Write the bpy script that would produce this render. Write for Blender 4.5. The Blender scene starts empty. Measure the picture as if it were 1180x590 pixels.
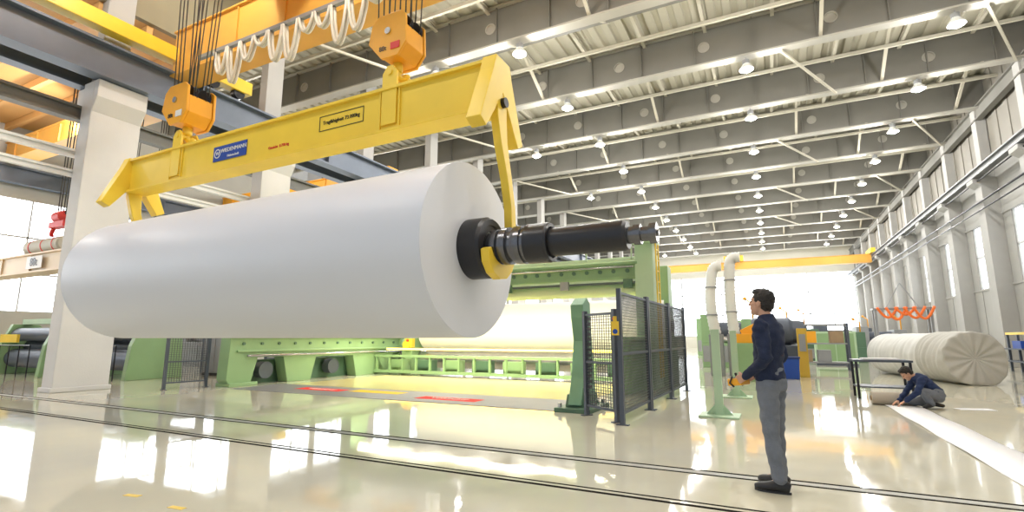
import bpy, math, random
from mathutils import Vector, Matrix, noise
random.seed(4)
scene=bpy.context.scene
COL=scene.collection
V=Vector
# ------------------------------------------------------------------ materials
MATS={}
def mat(name,color,rough=0.5,metal=0.0,var=0.0,scale=3.0,bump=0.0,bscale=40.0,emit=0.0,coat=0.0,ecol=None,spec=None):
    if name in MATS: return MATS[name]
    m=bpy.data.materials.new(name); m.use_nodes=True
    nt=m.node_tree; b=nt.nodes["Principled BSDF"]
    b.inputs["Base Color"].default_value=(*color,1); b.inputs["Roughness"].default_value=rough
    b.inputs["Metallic"].default_value=metal
    if coat: b.inputs["Coat Weight"].default_value=coat
    if spec is not None: b.inputs["Specular IOR Level"].default_value=spec
    tc=nt.nodes.new("ShaderNodeTexCoord")
    if var>0:
        n=nt.nodes.new("ShaderNodeTexNoise"); n.inputs["Scale"].default_value=scale; n.inputs["Detail"].default_value=6
        nt.links.new(tc.outputs["Object"],n.inputs["Vector"])
        mx=nt.nodes.new("ShaderNodeMix"); mx.data_type='RGBA'
        mx.inputs[6].default_value=(*[max(0,c*(1-var)) for c in color],1)
        mx.inputs[7].default_value=(*[min(1,c*(1+var)) for c in color],1)
        nt.links.new(n.outputs["Fac"],mx.inputs[0]); nt.links.new(mx.outputs[2],b.inputs["Base Color"])
    if bump>0:
        n2=nt.nodes.new("ShaderNodeTexNoise"); n2.inputs["Scale"].default_value=bscale; n2.inputs["Detail"].default_value=4
        nt.links.new(tc.outputs["Object"],n2.inputs["Vector"])
        bp=nt.nodes.new("ShaderNodeBump"); bp.inputs["Strength"].default_value=bump; bp.inputs["Distance"].default_value=0.02
        nt.links.new(n2.outputs["Fac"],bp.inputs["Height"]); nt.links.new(bp.outputs["Normal"],b.inputs["Normal"])
    if emit>0:
        b.inputs["Emission Color"].default_value=(*(ecol or color),1); b.inputs["Emission Strength"].default_value=emit
    MATS[name]=m; return m
M_yellow=mat("yellow_paint",(0.86,0.60,0.05),0.38,0,0.10,2.0)
M_orange=mat("orange_paint",(0.88,0.40,0.02),0.42,0,0.15,2.0)
M_crane=mat("crane_orange_paint",(0.74,0.39,0.07),0.5,0,0.12,1.0)
M_steel=mat("dark_steel",(0.085,0.10,0.13),0.45,0.3,0.2,1.5)
M_runway=mat("runway_blue_grey",(0.13,0.155,0.20),0.45,0.2,0.15,1.5)
M_black=mat("black_rubber",(0.018,0.018,0.022),0.35,0.1,0.1,5)
M_blackm=mat("black_metal",(0.035,0.035,0.04),0.3,0.7,0.1,5)
M_coup=mat("coupling_steel",(0.16,0.16,0.17),0.25,0.85,0.1,5)
M_chrome=mat("machined_steel",(0.55,0.55,0.56),0.25,0.9,0.1,6)
M_green=mat("machine_green",(0.25,0.40,0.20),0.42,0,0.12,1.5)
M_greenl=mat("pale_green",(0.44,0.60,0.41),0.45,0,0.1,2)
M_greend=mat("dark_green",(0.08,0.16,0.10),0.5,0,0.15,2)
M_conc=mat("painted_concrete",(0.64,0.63,0.61),0.75,0,0.08,1.2,0.15,30)
M_concr=mat("wall_column_concrete",(0.36,0.355,0.34),0.75,0,0.1,1.2,0.15,30)
M_colup=mat("column_grey",(0.40,0.39,0.37),0.6,0,0.1,1)
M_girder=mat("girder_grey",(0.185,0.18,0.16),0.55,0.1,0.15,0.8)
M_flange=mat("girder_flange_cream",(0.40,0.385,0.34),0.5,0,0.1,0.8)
M_cream=mat("cream_paint",(0.52,0.49,0.40),0.6,0,0.08,1.0)
M_white=mat("white_paint",(0.75,0.75,0.72),0.5,0,0.05,2)
M_paper=mat("white_paper",(0.72,0.72,0.75),0.62,0,0.02,1.0)
M_rope=mat("wire_rope",(0.09,0.085,0.08),0.6,0.4)
M_navy=mat("navy_fabric",(0.010,0.018,0.05),0.9,0,0.3,14,0.3,80)
M_navy2=mat("blue_fabric",(0.015,0.030,0.09),0.9,0,0.3,14,0.3,80)
M_trouser=mat("grey_fabric",(0.16,0.175,0.205),0.9,0,0.25,12,0.3,80)
M_skin=mat("skin",(0.55,0.31,0.21),0.55,0,0.06,10)
M_hair=mat("dark_hair",(0.015,0.011,0.009),0.6,0,0.3,40,0.6,90)
M_shoe=mat("black_leather",(0.012,0.012,0.014),0.45)
M_red=mat("red_paint",(0.70,0.04,0.03),0.5)
M_blue=mat("blue_paint",(0.01,0.06,0.35),0.4)
M_tarp=mat("grey_tarpaulin",(0.46,0.45,0.415),0.7,0,0.12,3,0.4,9)
M_grey=mat("grey_metal",(0.30,0.31,0.32),0.45,0.3,0.15,2)
M_eye=mat("eye_dark",(0.02,0.015,0.01),0.2)
M_cable=mat("cable_sheath",(0.66,0.62,0.52),0.5)
M_brown=mat("brown_board",(0.34,0.24,0.14),0.8,0,0.2,4)
M_glow=mat("lamp_glow",(1,0.98,0.92),0.5,0,0,1,0,1,40.0)
M_glass=mat("window_daylight",(0.9,0.95,1.0),0.3,0,0,1,0,1,5.0,0,(0.90,0.95,1.0))
M_glassr=mat("window_daylight_soft",(0.9,0.95,1.0),0.3,0,0,1,0,1,1.5,0,(0.90,0.95,1.0))
M_frame=mat("window_frame",(0.5,0.51,0.51),0.5)

# ------------------------------------------------------------------ mesh builder
class MB:
    def __init__(s): s.v=[];s.f=[];s.sm=[];s.mi=[];s.cur=0
    def add(s,vs,fs,smooth=False):
        o=len(s.v); s.v+= [tuple(p) for p in vs]
        for f in fs: s.f.append([i+o for i in f]); s.sm.append(smooth); s.mi.append(s.cur)
    def box(s,c,d,rot=None):
        x,y,z=[q/2 for q in d]; vs=[V((a*x,b*y,e*z)) for a in(-1,1) for b in(-1,1) for e in(-1,1)]
        if rot is not None: vs=[rot@p for p in vs]
        s.add([p+V(c) for p in vs],[(0,1,3,2),(4,6,7,5),(0,4,5,1),(2,3,7,6),(0,2,6,4),(1,5,7,3)]); return s
    def bb(s,a,b):
        return s.box([(p+q)/2 for p,q in zip(a,b)],[abs(q-p) for p,q in zip(a,b)])
    def beam(s,p0,p1,w,h,up=(0,0,1)):
        p0=V(p0);p1=V(p1);d=(p1-p0);L=d.length;d.normalize();up=V(up)
        if abs(d.dot(up))>.99: up=V((1,0,0))
        x=d.cross(up).normalized();u=x.cross(d)
        R=Matrix((x,d,u)).transposed()
        return s.box((p0+p1)/2,(w,L,h),R)
    def frame(s,d):
        d=V(d).normalized();a=V((0,0,1)) if abs(d.z)<.9 else V((1,0,0))
        x=d.cross(a).normalized();y=d.cross(x);return d,x,y
    def lathe(s,o,d,prof,n=40,smooth=True):
        d,x,y=s.frame(d);o=V(o)
        for (a,r0),(b,r1) in zip(prof[:-1],prof[1:]):
            vs=[]
            for (t,r) in((a,r0),(b,r1)):
                for i in range(n):
                    q=2*math.pi*i/n; vs.append(o+d*t+(x*math.cos(q)+y*math.sin(q))*r)
            s.add(vs,[(i,(i+1)%n,n+(i+1)%n,n+i) for i in range(n)],smooth)
        return s
    def cyl(s,p0,p1,r,r1=None,n=20):
        p0=V(p0);p1=V(p1);L=(p1-p0).length;r1=r if r1 is None else r1
        return s.lathe(p0,p1-p0,[(0,0.0001),(0,r),(L,r1),(L,0.0001)],n)
    def tube(s,pts,r,n=10,rs=None):
        pts=[V(p) for p in pts];m=len(pts);vs=[]
        px=None
        for i,p in enumerate(pts):
            t=(pts[min(i+1,m-1)]-pts[max(i-1,0)]).normalized()
            if px is None: _,x,_y=s.frame(t)
            else:
                x=(px-t*px.dot(t)).normalized()
            px=x;y=t.cross(x);rr=rs[i] if rs else r
            for k in range(n):
                q=2*math.pi*k/n;vs.append(p+(x*math.cos(q)+y*math.sin(q))*rr)
        fs=[(i*n+k,i*n+(k+1)%n,(i+1)*n+(k+1)%n,(i+1)*n+k) for i in range(m-1) for k in range(n)]
        fs+=[tuple(range(n))[::-1],tuple((m-1)*n+k for k in range(n))]
        s.add(vs,fs,True);return s
    def ell(s,c,r,nu=20,nv=12,R=None):
        vs=[];c=V(c)
        for j in range(nv+1):
            th=math.pi*j/nv
            for i in range(nu):
                q=2*math.pi*i/nu;p=V((r[0]*math.sin(th)*math.cos(q),r[1]*math.sin(th)*math.sin(q),r[2]*math.cos(th)))
                if R is not None: p=R@p
                vs.append(c+p)
        s.add(vs,[(j*nu+i,(j+1)*nu+i,(j+1)*nu+(i+1)%nu,j*nu+(i+1)%nu) for j in range(nv) for i in range(nu)],True);return s
    def cap(s,p0,p1,r0,r1,n=14):
        p0=V(p0);p1=V(p1)
        s.cyl(p0,p1,r0,r1,n);s.ell(p0,(r0,)*3,n,8);s.ell(p1,(r1,)*3,n,8);return s
    def ext(s,poly,axis,a,b):
        def mk(p,t):
            if axis=='X': return (t,p[0],p[1])
            if axis=='Y': return (p[0],t,p[1])
            return (p[0],p[1],t)
        n=len(poly);vs=[mk(p,a) for p in poly]+[mk(p,b) for p in poly]
        s.add(vs,[tuple(range(n))[::-1],tuple(range(n,2*n))]+[(i,(i+1)%n,n+(i+1)%n,n+i) for i in range(n)]);return s
    def strip(s,path,widths,axis,a,b):
        L=[];R=[];m=len(path)
        for i,p in enumerate(path):
            p0=V(path[max(i-1,0)]);p1=V(path[min(i+1,m-1)]);t=(p1-p0).normalized();nrm=V((-t.y,t.x))
            L.append(V(p)+nrm*widths[i]/2);R.append(V(p)-nrm*widths[i]/2)
        def mk(p,t):
            return {'X':(t,p[0],p[1]),'Y':(p[0],t,p[1]),'Z':(p[0],p[1],t)}[axis]
        vs=[mk(p,a) for p in L]+[mk(p,a) for p in R]+[mk(p,b) for p in L]+[mk(p,b) for p in R]
        fs=[]
        for i in range(m-1):
            fs+=[(i,i+1,m+i+1,m+i),(2*m+i,3*m+i,3*m+i+1,2*m+i+1),(i,2*m+i,2*m+i+1,i+1),(m+i,m+i+1,3*m+i+1,3*m+i)]
        fs+=[(0,m,3*m,2*m),(m-1,3*m-1,4*m-1,2*m-1)]
        s.add(vs,fs);return s
    def loft(s,rings,side,n=24):
        side=V(side).normalized();m=len(rings);vs=[]
        for i,(c,ra,rb) in enumerate(rings):
            c=V(c);t=(V(rings[min(i+1,m-1)][0])-V(rings[max(i-1,0)][0])).normalized()
            x=(side-t*side.dot(t)).normalized();y=t.cross(x)
            for k in range(n):
                q=2*math.pi*k/n;vs.append(c+x*math.cos(q)*ra+y*math.sin(q)*rb)
        fs=[(i*n+k,i*n+(k+1)%n,(i+1)*n+(k+1)%n,(i+1)*n+k) for i in range(m-1) for k in range(n)]
        fs+=[tuple(range(n))[::-1],tuple((m-1)*n+k for k in range(n))]
        s.add(vs,fs,True);return s
    def mesh(s,name,mats):
        me=bpy.data.meshes.new(name);me.from_pydata(s.v,[],s.f)
        for m in (mats if isinstance(mats,(list,tuple)) else [mats]): me.materials.append(m)
        me.polygons.foreach_set("use_smooth",s.sm);me.polygons.foreach_set("material_index",s.mi)
        me.update()
        return me
def link(o): COL.objects.link(o); return o
def meta(o,label,cat,group=None):
    o["label"]=label;o["category"]=cat
    if group:o["group"]=group
def top(name,loc,label,cat,group=None,rz=0):
    o=bpy.data.objects.new(name,None);o.empty_display_size=.2;o.location=loc;o.rotation_euler=(0,0,rz);link(o);meta(o,label,cat,group);return o
def obj(mb,name,mats,parent=None,bevel=0,label=None,loc=(0,0,0)):
    o=bpy.data.objects.new(name,mb.mesh(name,mats) if isinstance(mb,MB) else mb);link(o);o.location=loc
    if parent:o.parent=parent
    if bevel:
        b=o.modifiers.new("bevel",'BEVEL');b.width=bevel;b.segments=2;b.limit_method='ANGLE'
    if label:o["label"]=label
    return o
def single(mb,name,mats,loc,label,cat,group=None,bevel=0,rz=0):
    o=obj(mb,name,mats,None,bevel,None,loc);o.rotation_euler=(0,0,rz);meta(o,label,cat,group);return o
def struct(mb,name,mats):
    o=obj(mb,name,mats);o["kind"]="structure";return o
def dup(t,loc):
    c=t.copy();link(c);c.location=loc
    for ch in t.children:
        k=ch.copy();link(k);k.parent=c
        for g in ch.children:
            q=g.copy();link(q);q.parent=k
    return c
def text(body,size,loc,rot,m,parent,name="lettering",ext=.004):
    cu=bpy.data.curves.new(name,'FONT');cu.body=body;cu.size=size;cu.extrude=ext;cu.align_x='CENTER';cu.align_y='CENTER'
    t=bpy.data.objects.new(name,cu);link(t)
    dg=bpy.context.evaluated_depsgraph_get();me=bpy.data.meshes.new_from_object(t.evaluated_get(dg))
    bpy.data.objects.remove(t);me.materials.clear();me.materials.append(m)
    o=bpy.data.objects.new(name,me);link(o);o.location=loc;o.rotation_euler=rot;o.parent=parent;return o
FR=(math.pi/2,0,0)
def remesh(mb,name,m,voxel,parent,sm=3,wr=0,wscale=9):
    me=mb.mesh(name,m);t=bpy.data.objects.new("tmp",me);link(t)
    r=t.modifiers.new("r",'REMESH');r.mode='VOXEL';r.voxel_size=voxel
    k=t.modifiers.new("s",'SMOOTH');k.factor=.5;k.iterations=sm
    dg=bpy.context.evaluated_depsgraph_get();me2=bpy.data.meshes.new_from_object(t.evaluated_get(dg))
    bpy.data.objects.remove(t)
    if wr:
        for v in me2.vertices:
            n=noise.noise(V((v.co.x*wscale,v.co.y*wscale,v.co.z*wscale*1.8)))
            v.co+=v.normal*n*wr
    me2.materials.clear();me2.materials.append(m)
    for p in me2.polygons:p.use_smooth=True
    o=bpy.data.objects.new(name,me2);link(o);o.parent=parent;return o

# ------------------------------------------------------------------ camera
cam=bpy.data.cameras.new("camera");cam.sensor_width=36;cam.lens=17.79;cam.clip_end=300;cam.clip_start=.05
co=bpy.data.objects.new("camera",cam);link(co);co.location=(0,0,1.35)
co.rotation_euler=(math.radians(99.25),0,math.radians(26.8));scene.camera=co
scene.view_settings.view_transform='Standard'

# ------------------------------------------------------------------ room shell
XL,XR,YF,YB,ZT=-31.0,10.6,-9.0,80.0,14.7
YS=10.9   # low side-bay roof ends here, high roof continues
fm=bpy.data.materials.new("epoxy_floor");fm.use_nodes=True;nt=fm.node_tree;b=nt.nodes["Principled BSDF"]
tc=nt.nodes.new("ShaderNodeTexCoord")
n1=nt.nodes.new("ShaderNodeTexNoise");n1.inputs["Scale"].default_value=.35;n1.inputs["Detail"].default_value=8
n2=nt.nodes.new("ShaderNodeTexNoise");n2.inputs["Scale"].default_value=2.2;n2.inputs["Detail"].default_value=8
cr=nt.nodes.new("ShaderNodeValToRGB");cr.color_ramp.elements[0].position=.3;cr.color_ramp.elements[0].color=(0.56,0.55,0.47,1)
cr.color_ramp.elements[1].position=.7;cr.color_ramp.elements[1].color=(0.72,0.67,0.50,1)
mr=nt.nodes.new("ShaderNodeMapRange");mr.inputs[1].default_value=.3;mr.inputs[2].default_value=.7;mr.inputs[3].default_value=.02;mr.inputs[4].default_value=.09
for n in(n1,n2): nt.links.new(tc.outputs["Object"],n.inputs["Vector"])
nt.links.new(n1.outputs["Fac"],cr.inputs[0]);nt.links.new(cr.outputs[0],b.inputs["Base Color"])
nt.links.new(n2.outputs["Fac"],mr.inputs[0]);nt.links.new(mr.outputs[0],b.inputs["Roughness"])
b.inputs["IOR"].default_value=1.85
struct(MB().bb((XL-1,YF-4,-.3),(XR+1,YB+1,0)),"floor",fm)
M_deck=mat("roof_deck",(0.42,0.395,0.31),.6,0,.06,.5)
def deck(x0,x1,y0,y1):
    poly=[];x=x0
    while x<x1-.5:
        poly+=[(x,ZT),(x+.28,ZT),(x+.33,ZT+.09),(x+.55,ZT+.09)];x+=.6
    poly+=[(x1,ZT),(x1,ZT+.25),(x0,ZT+.25)]
    return MB().ext(poly,'Y',y0,y1)
struct(deck(-17.0,XR+.5,YF,YB+.5),"ceiling",M_deck)
struct(deck(XL,-17.0,YS,YB+.5),"ceiling_high_side",M_deck)
mb=MB();mb.bb((XL,YF,11.2),(-17.0,YS,11.4))
y=YF
while y<YS-.3: mb.bb((XL,y,10.9),(-17.0,y+.18,11.19));y+=1.3
struct(mb,"ceiling_side_bay",mat("orange_lit_ceiling",(0.64,0.36,0.12),.7,0,.25,.4))  # orange light in the side bay is painted into the ceiling colour
mb=MB();mb.bb((-17.0,YF,11.2),(-16.8,YS,ZT));mb.bb((XL,YS,11.2),(-16.8,YS+.15,ZT))
struct(mb,"wall_clerestory",mat("clerestory_panel",(0.28,0.24,0.15),.7,0,.2,.6))
M_wall=mat("wall_panel",(0.34,0.335,0.315),.65,0,.1,.5)
M_wallup=mat("wall_cladding_brown",(0.22,0.205,0.175),.6,0,.15,.7)
mb=MB();mb.bb((XR,YF,0),(XR+.3,YB,4.0));mb.bb((XR,YF,7.4),(XR+.3,YB,10.2))
mb.bb((XR,YF,4.0),(XR+.3,22.3,7.4));mb.cur=1;mb.bb((XR,YF,10.2),(XR+.3,YB,ZT))
yy=22.3;wn=1
while yy<YB-3:
    mb.cur=0;mb.bb((XR,yy,4.0),(XR+.3,yy+1.7,7.4));mb.bb((XR,yy+3.9,4.0),(XR+.3,yy+5.3,7.4))
    w=MB();w.cur=0;w.bb((XR+.12,yy+1.7,4.0),(XR+.16,yy+3.9,7.4));w.cur=1
    for k in (0,1,2): w.bb((XR+.05,yy+1.7+k*1.07,4.0),(XR+.12,yy+1.76+k*1.07,7.4))
    w.bb((XR+.05,yy+1.7,5.7),(XR+.12,yy+3.9,5.8))
    struct(w,"window_%d"%wn,[M_glassr if yy<42 else M_glass,M_frame]);wn+=1
    yy+=5.3
mb.cur=0;mb.bb((XR,yy,4.0),(XR+.3,YB,7.4))
y=YF
while y<YB:
    mb.cur=1;mb.bb((XR-.04,y,10.2),(XR,y+.45,ZT));y+=1.3
y=YF
while y<YB:
    mb.cur=0;mb.bb((XR-.03,y,0.0),(XR,y+.06,3.9));y+=1.3
mb.bb((XR-.05,YF,3.9),(XR,YB,4.0));mb.bb((XR-.05,YF,7.4),(XR,YB,7.5))
struct(mb,"wall_right",[M_wall,M_wallup])
M_wallb=mat("end_wall_panel",(0.70,0.68,0.60),.65,0,.05,.5)
mb=MB();mb.bb((XL,YB,0),(XR,YB+.3,1.6));mb.bb((XL,YB,10.2),(XR,YB+.3,ZT));mb.bb((XL,YB,1.6),(-17,YB+.3,10.2))
struct(mb,"wall_back",M_wallb)
for k in range(5):
    x0=-17+k*5.52;w=MB();w.bb((x0,YB+.1,1.6),(x0+5.52,YB+.15,10.2));w.cur=1
    for i in range(3): w.bb((x0+i*2.7-.05,YB-.02,1.6),(x0+i*2.7+.05,YB+.1,10.2))
    for i in range(3): w.bb((x0,YB-.02,1.6+i*3),(x0+5.52,YB+.1,1.7+i*3))
    struct(w,"window_%d"%wn,[M_glass,M_frame]);wn+=1
mb=MB();mb.bb((XL-.3,YF,0),(XL,YB,2.6));mb.bb((XL-.3,YF,7.8),(XL,YB,ZT+.2))
yy=YF
while yy<YB-2:
    mb.bb((XL-.3,yy,2.6),(XL,yy+.5,7.8))
    w=MB();w.bb((XL-.15,yy+.5,2.6),(XL-.1,yy+5.3,7.8));w.cur=1
    for i in range(3): w.bb((XL-.1,yy+.5+i*1.6,2.6),(XL,yy+.56+i*1.6,7.8))
    for z in(4.3,6.0): w.bb((XL-.1,yy+.5,z),(XL,yy+5.3,z+.08))
    struct(w,"window_%d"%wn,[M_glass,M_frame]);wn+=1
    yy+=5.3
struct(mb,"wall_left",mat("side_wall_grey",(0.46,0.45,0.41),.7,0,.15,.5))

# ------------------------------------------------------------------ columns
def column(h1=8.4):
    mb=MB()
    mb.bb((-.28,-.62,0),(.28,.62,h1))
    mb.ext([(.28,h1-.9),(.5,h1-.5),(.5,h1),(.28,h1)],'Y',-.62,.62)
    mb.ext([(-.28,h1-1.1),(-.9,h1-.65),(-.9,h1),(-.28,h1)],'Y',-.5,.5)
    mb.cur=1;mb.bb((-.62,-.35,h1),(-.22,.35,ZT));mb.cur=0
    mb.bb((-.33,-.67,0),(.33,.67,.12))
    return mb
CY=[7.05+5.3*k for k in range(-1,13)]
c=single(column(),"concrete_column",[M_conc,M_colup],(-16.43,CY[0],0),"pale painted concrete column carrying the crane runway","column","runway columns",.02)
for y in CY[1:]:
    d=c.copy();link(d);d.location=(-16.43,y,0)
def rcol():
    mb=MB();mb.ext([(.25,0),(.25,9.3),(-.7,9.3),(-.7,9.1),(-.4,8.9),(-.4,0)],'Y',-.45,.45)
    mb.bb((-.2,-.3,9.3),(.25,.3,ZT));return mb
c=single(rcol(),"wall_column",M_concr,(10.35,11.7,0),"grey wall column with bracket under crane rail","column","wall columns",.015)
for k in range(1,13):
    d=c.copy();link(d);d.location=(10.35,11.7+5.3*k,0)
def ibeam(L,w,h,axis='Y',tw=.05,tf=.07):
    mb=MB()
    mb.ext([(-w/2,0),(w/2,0),(w/2,tf),(tw/2,tf),(tw/2,h-tf),(w/2,h-tf),(w/2,h),(-w/2,h),(-w/2,h-tf),(-tw/2,h-tf),(-tw/2,tf),(-w/2,tf)],axis,0,L)
    return mb
r=ibeam(YB-YF,.5,1.0)
for k in range(16): r.bb((-.22,2.2+5.3*k,.07),(.22,2.24+5.3*k,.93))
r.cur=1;r.bb((-.05,0,1.0),(.05,YB-YF,1.1))
single(r,"crane_runway_beam",[M_runway,M_grey],(-15.95,YF,8.42),"blue-grey steel crane runway beam on concrete columns","beam")
r=ibeam(YB-YF,.4,.8);r.cur=1;r.bb((-.05,0,.8),(.05,YB-YF,.9))
single(r,"crane_runway_beam",[M_runway,M_grey],(-17.1,YF,8.42),"dark steel crane runway beam of side bay","beam")
r=ibeam(YB-YF,.4,.8);r.cur=1;r.bb((-.05,0,.8),(.05,YB-YF,.9))
single(r,"crane_runway_beam",[M_runway,M_grey],(-30.7,YF,8.42),"dark steel crane runway beam along side wall","beam")
M_railr=mat("rail_beam_grey",(.20,.205,.21),.5,.2,.15,2)
r=ibeam(YB-YF,.3,.42);r.cur=1;r.bb((-.04,0,.42),(.04,YB-YF,.5))
single(r,"crane_runway_beam",[M_railr,M_grey],(9.8,YF,9.32),"slim grey steel crane runway beam along wall","beam")
single(ibeam(YB-YF,.3,.7),"eaves_beam",M_girder,(10.25,YF,12.35),"grey steel eaves beam along top of wall","beam")
for z,r0 in((8.1,.05),(7.7,.04),(9.15,.04)):
    single(MB().tube([(9.85,YF,z),(9.85,YB,z)],r0,8),"conduit_pipe",M_blackm,(0,0,0),"dark conduit pipe running along wall columns","pipe","wall conduits")
for z,s,m in((7.35,.3,M_girder),(6.3,.16,M_white),(5.75,.14,M_white)):
    single(ibeam(YB-YF,s,s*1.4),"column_girt",m,(-16.9,YF,z),"horizontal steel girt tying the columns together","beam","column girts")

# ------------------------------------------------------------------ roof girders
def girder(x0):
    mb=MB();x1=10.6;z0,z1=12.98,14.6
    holes=[h for h in(-25,-20,-13,-9.3,-5.4,-1.7,3.0,7.2) if h>x0+1]
    cur=x0
    for hx in holes:
        mb.bb((cur,-.02,z0),(hx-.75,.02,z1))
        n=24;cx,cz=hx,(z0+z1)/2;inn=[];out=[];H2=(z1-z0)/2
        for i in range(n):
            q=2*math.pi*(i)/n+math.pi/4;c,s=math.cos(q),math.sin(q)
            inn.append((cx+.2*c,cz+.2*s));m=max(abs(c),abs(s));out.append((cx+.75*c/m,cz+H2*s/m))
        for yv in(-.02,.02):
            vs=[(p[0],yv,p[1]) for p in inn+out]
            mb.add(vs,[(i,(i+1)%n,n+(i+1)%n,n+i) for i in range(n)])
        mb.cur=1;mb.lathe((cx,-.06,cz),(0,1,0),[(0,.2),(0,.24),(.12,.24),(.12,.2),(0,.2)],24)
        mb.lathe((cx,0,cz),(0,1,0),[(0,.001),(0,.2)],24);mb.cur=0
        cur=hx+.75
    mb.bb((cur,-.02,z0),(x1,.02,z1))
    i=0
    while x0+1.2+i*2.3<x1: mb.bb((x0+1.2+i*2.3,-.14,z0),(x0+1.24+i*2.3,.14,z1));i+=1
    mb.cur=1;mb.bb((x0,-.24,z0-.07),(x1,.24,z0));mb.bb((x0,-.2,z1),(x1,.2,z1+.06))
    return mb
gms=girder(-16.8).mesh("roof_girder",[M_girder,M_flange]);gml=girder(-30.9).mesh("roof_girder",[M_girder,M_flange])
tms=MB().bb((-16.8,-.06,0),(10.6,.06,.14)).mesh("roof_tie_beam",[M_cream]);tml=MB().bb((-30.9,-.06,0),(10.6,.06,.14)).mesh("roof_tie_beam",[M_cream])
tm2=MB().bb((-16.8,-.1,0),(10.6,.1,.45)).mesh("roof_tie_beam",[M_girder])
GY=[.6+5.3*k for k in range(15)]
for y in GY:
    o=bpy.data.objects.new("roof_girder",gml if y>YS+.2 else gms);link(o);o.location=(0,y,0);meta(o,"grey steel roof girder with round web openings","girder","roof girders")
    o=bpy.data.objects.new("roof_tie_beam",tml if y>YS else tms);link(o);o.location=(0,y+3.5,13.75);meta(o,"slender cream tie beam between roof girders","beam","roof tie beams")
    o=bpy.data.objects.new("roof_tie_beam",tm2);link(o);o.location=(0,y+1.9,14.0);meta(o,"slender grey tie beam between roof girders","beam","roof tie beams")
pm=ibeam(YB-YF,.14,.22).mesh("roof_purlin",[M_cream])
for x in(-14.6,-12,-9.4,-6.8,-4.2,-1.6,1.0,3.6,6.2,8.8):
    o=bpy.data.objects.new("roof_purlin",pm);link(o);o.location=(x,YF,14.46);meta(o,"cream steel roof purlin under corrugated deck","beam","roof purlins")
b1=MB().beam((0,0,0),(0,2.6,1.35),.12,.12).mesh("roof_brace",[M_cream])
b2=MB().beam((0,0,0),(0,-2.6,1.35),.12,.12).mesh("roof_brace",[M_cream])
b3=MB().beam((0,0,0),(2.4,5.2,0.0),.09,.09).mesh("roof_brace",[M_cream])
for gi,y in enumerate(GY[2:]):
    for i,x in enumerate((-12.9,-9.0,-4.9,2.4,5.6,9.2)):
        for bm in((b1,b2) if (i+gi)%2 else (b1,)):
            o=bpy.data.objects.new("roof_brace",bm);link(o);o.location=(x+.25*math.sin(gi*2.1+i),y,13.05);meta(o,"cream diagonal steel brace between roof girders","brace","roof braces")
    if gi%2==0 and y<60:
        for x in(7.6,-16,1.2):
            o=bpy.data.objects.new("roof_brace",b3);link(o);o.location=(x,y,12.86);meta(o,"cream diagonal steel brace between roof girders","brace","roof braces")

# ------------------------------------------------------------------ lamps
lamp=top("high_bay_lamp",(-8,16.5,12.5),"round industrial high-bay lamp glowing white","lamp","high-bay lamps")
obj(MB().cyl((0,0,.28),(0,0,.5),.02,n=8),"suspension_rod",M_grey,lamp)
obj(MB().lathe((0,0,.12),(0,0,1),[(0,.12),(.03,.14),(.16,.14),(.2,.08),(.2,.001)],24),"lamp_housing",M_grey,lamp)
obj(MB().lathe((0,0,-.14),(0,0,1),[(0,.27),(.1,.24),(.2,.16),(.26,.11),(.26,.1),(.1,.23),(0,.26),(0,.27)],28),"lamp_shade",M_white,lamp)
obj(MB().ell((0,0,-.08),(.23,.23,.16),20,10),"bulb",M_glow,lamp)
ld=bpy.data.lights.new("lamp_light",'POINT');ld.energy=500;ld.shadow_soft_size=.25;ld.color=(1,.975,.93)
lo=bpy.data.objects.new("lamp_light",ld);link(lo);lo.parent=lamp;lo.location=(0,0,-.4)
for x in(-12,-8,-.1,6.7):
    for k in range(0,14):
        y=.6+5.3*k
        if (x,k)==(-8,3): continue
        if x==-12 and k%2==0 and k!=0: continue
        dup(lamp,(x,y,12.5))
for y in(3,9): dup(lamp,(-24,y,10.3))
for y in(16.5,27.1,37.7): dup(lamp,(-24,y,12.5))

# ------------------------------------------------------------------ cranes
def bridge(name,y,L0,L1,z,label,m,w=.6,h=1.2):
    t=top(name,((L0+L1)/2,y,z),label,"crane");hl=(L1-L0)/2
    mb=MB();mb.bb((-hl,-w/2,0.05),(hl,w/2,h-.05));mb.bb((-hl,-w/2-.08,0),(hl,w/2+.08,.05));mb.bb((-hl,-w/2-.08,h-.05),(hl,w/2+.08,h))
    for k in range(int(L1-L0)//2): mb.bb((-hl+1+2*k,-w/2-.05,0.06),(-hl+1.05+2*k,w/2+.05,h-.06))
    obj(mb,"girder",m,t);return t,hl
bt,hl=bridge("bridge_crane",8.6,-15.95,9.7,9.3,"orange-yellow overhead bridge crane lifting the paper reel",M_crane,.7,1.5)
mb=MB();mb.bb((-hl+.4,-5.95,0.3),(hl-.4,-5.25,1.5));obj(mb,"girder",M_crane,bt)
for sx in(-1,1):
    mb=MB();mb.bb((sx*hl-.2,-7.2,.5),(sx*hl+.2,2.2,.95))
    obj(mb,"end_carriage",M_yellow,bt,.02)
    for yy in(-6.8,-5.9,.9,1.8): obj(MB().cyl((sx*hl-.1,yy,.45),(sx*hl+.1,yy,.45),.2),"carriage_wheel",M_blackm,bt)
for tx in(-4.95,-10.4):
    mb=MB();mb.bb((tx+3.1-1.1,-5.6,1.5),(tx+3.1+1.1,.2,1.85));mb.cyl((tx+3.1-.9,-2.8,2.2),(tx+3.1+.9,-2.8,2.2),.4);mb.bb((tx+3.1-1,-3.4,1.8),(tx+3.1-.9,-2.2,2.6));mb.bb((tx+3.1+.9,-3.4,1.8),(tx+3.1+1,-2.2,2.6))
    obj(mb,"trolley",M_orange,bt)
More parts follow.
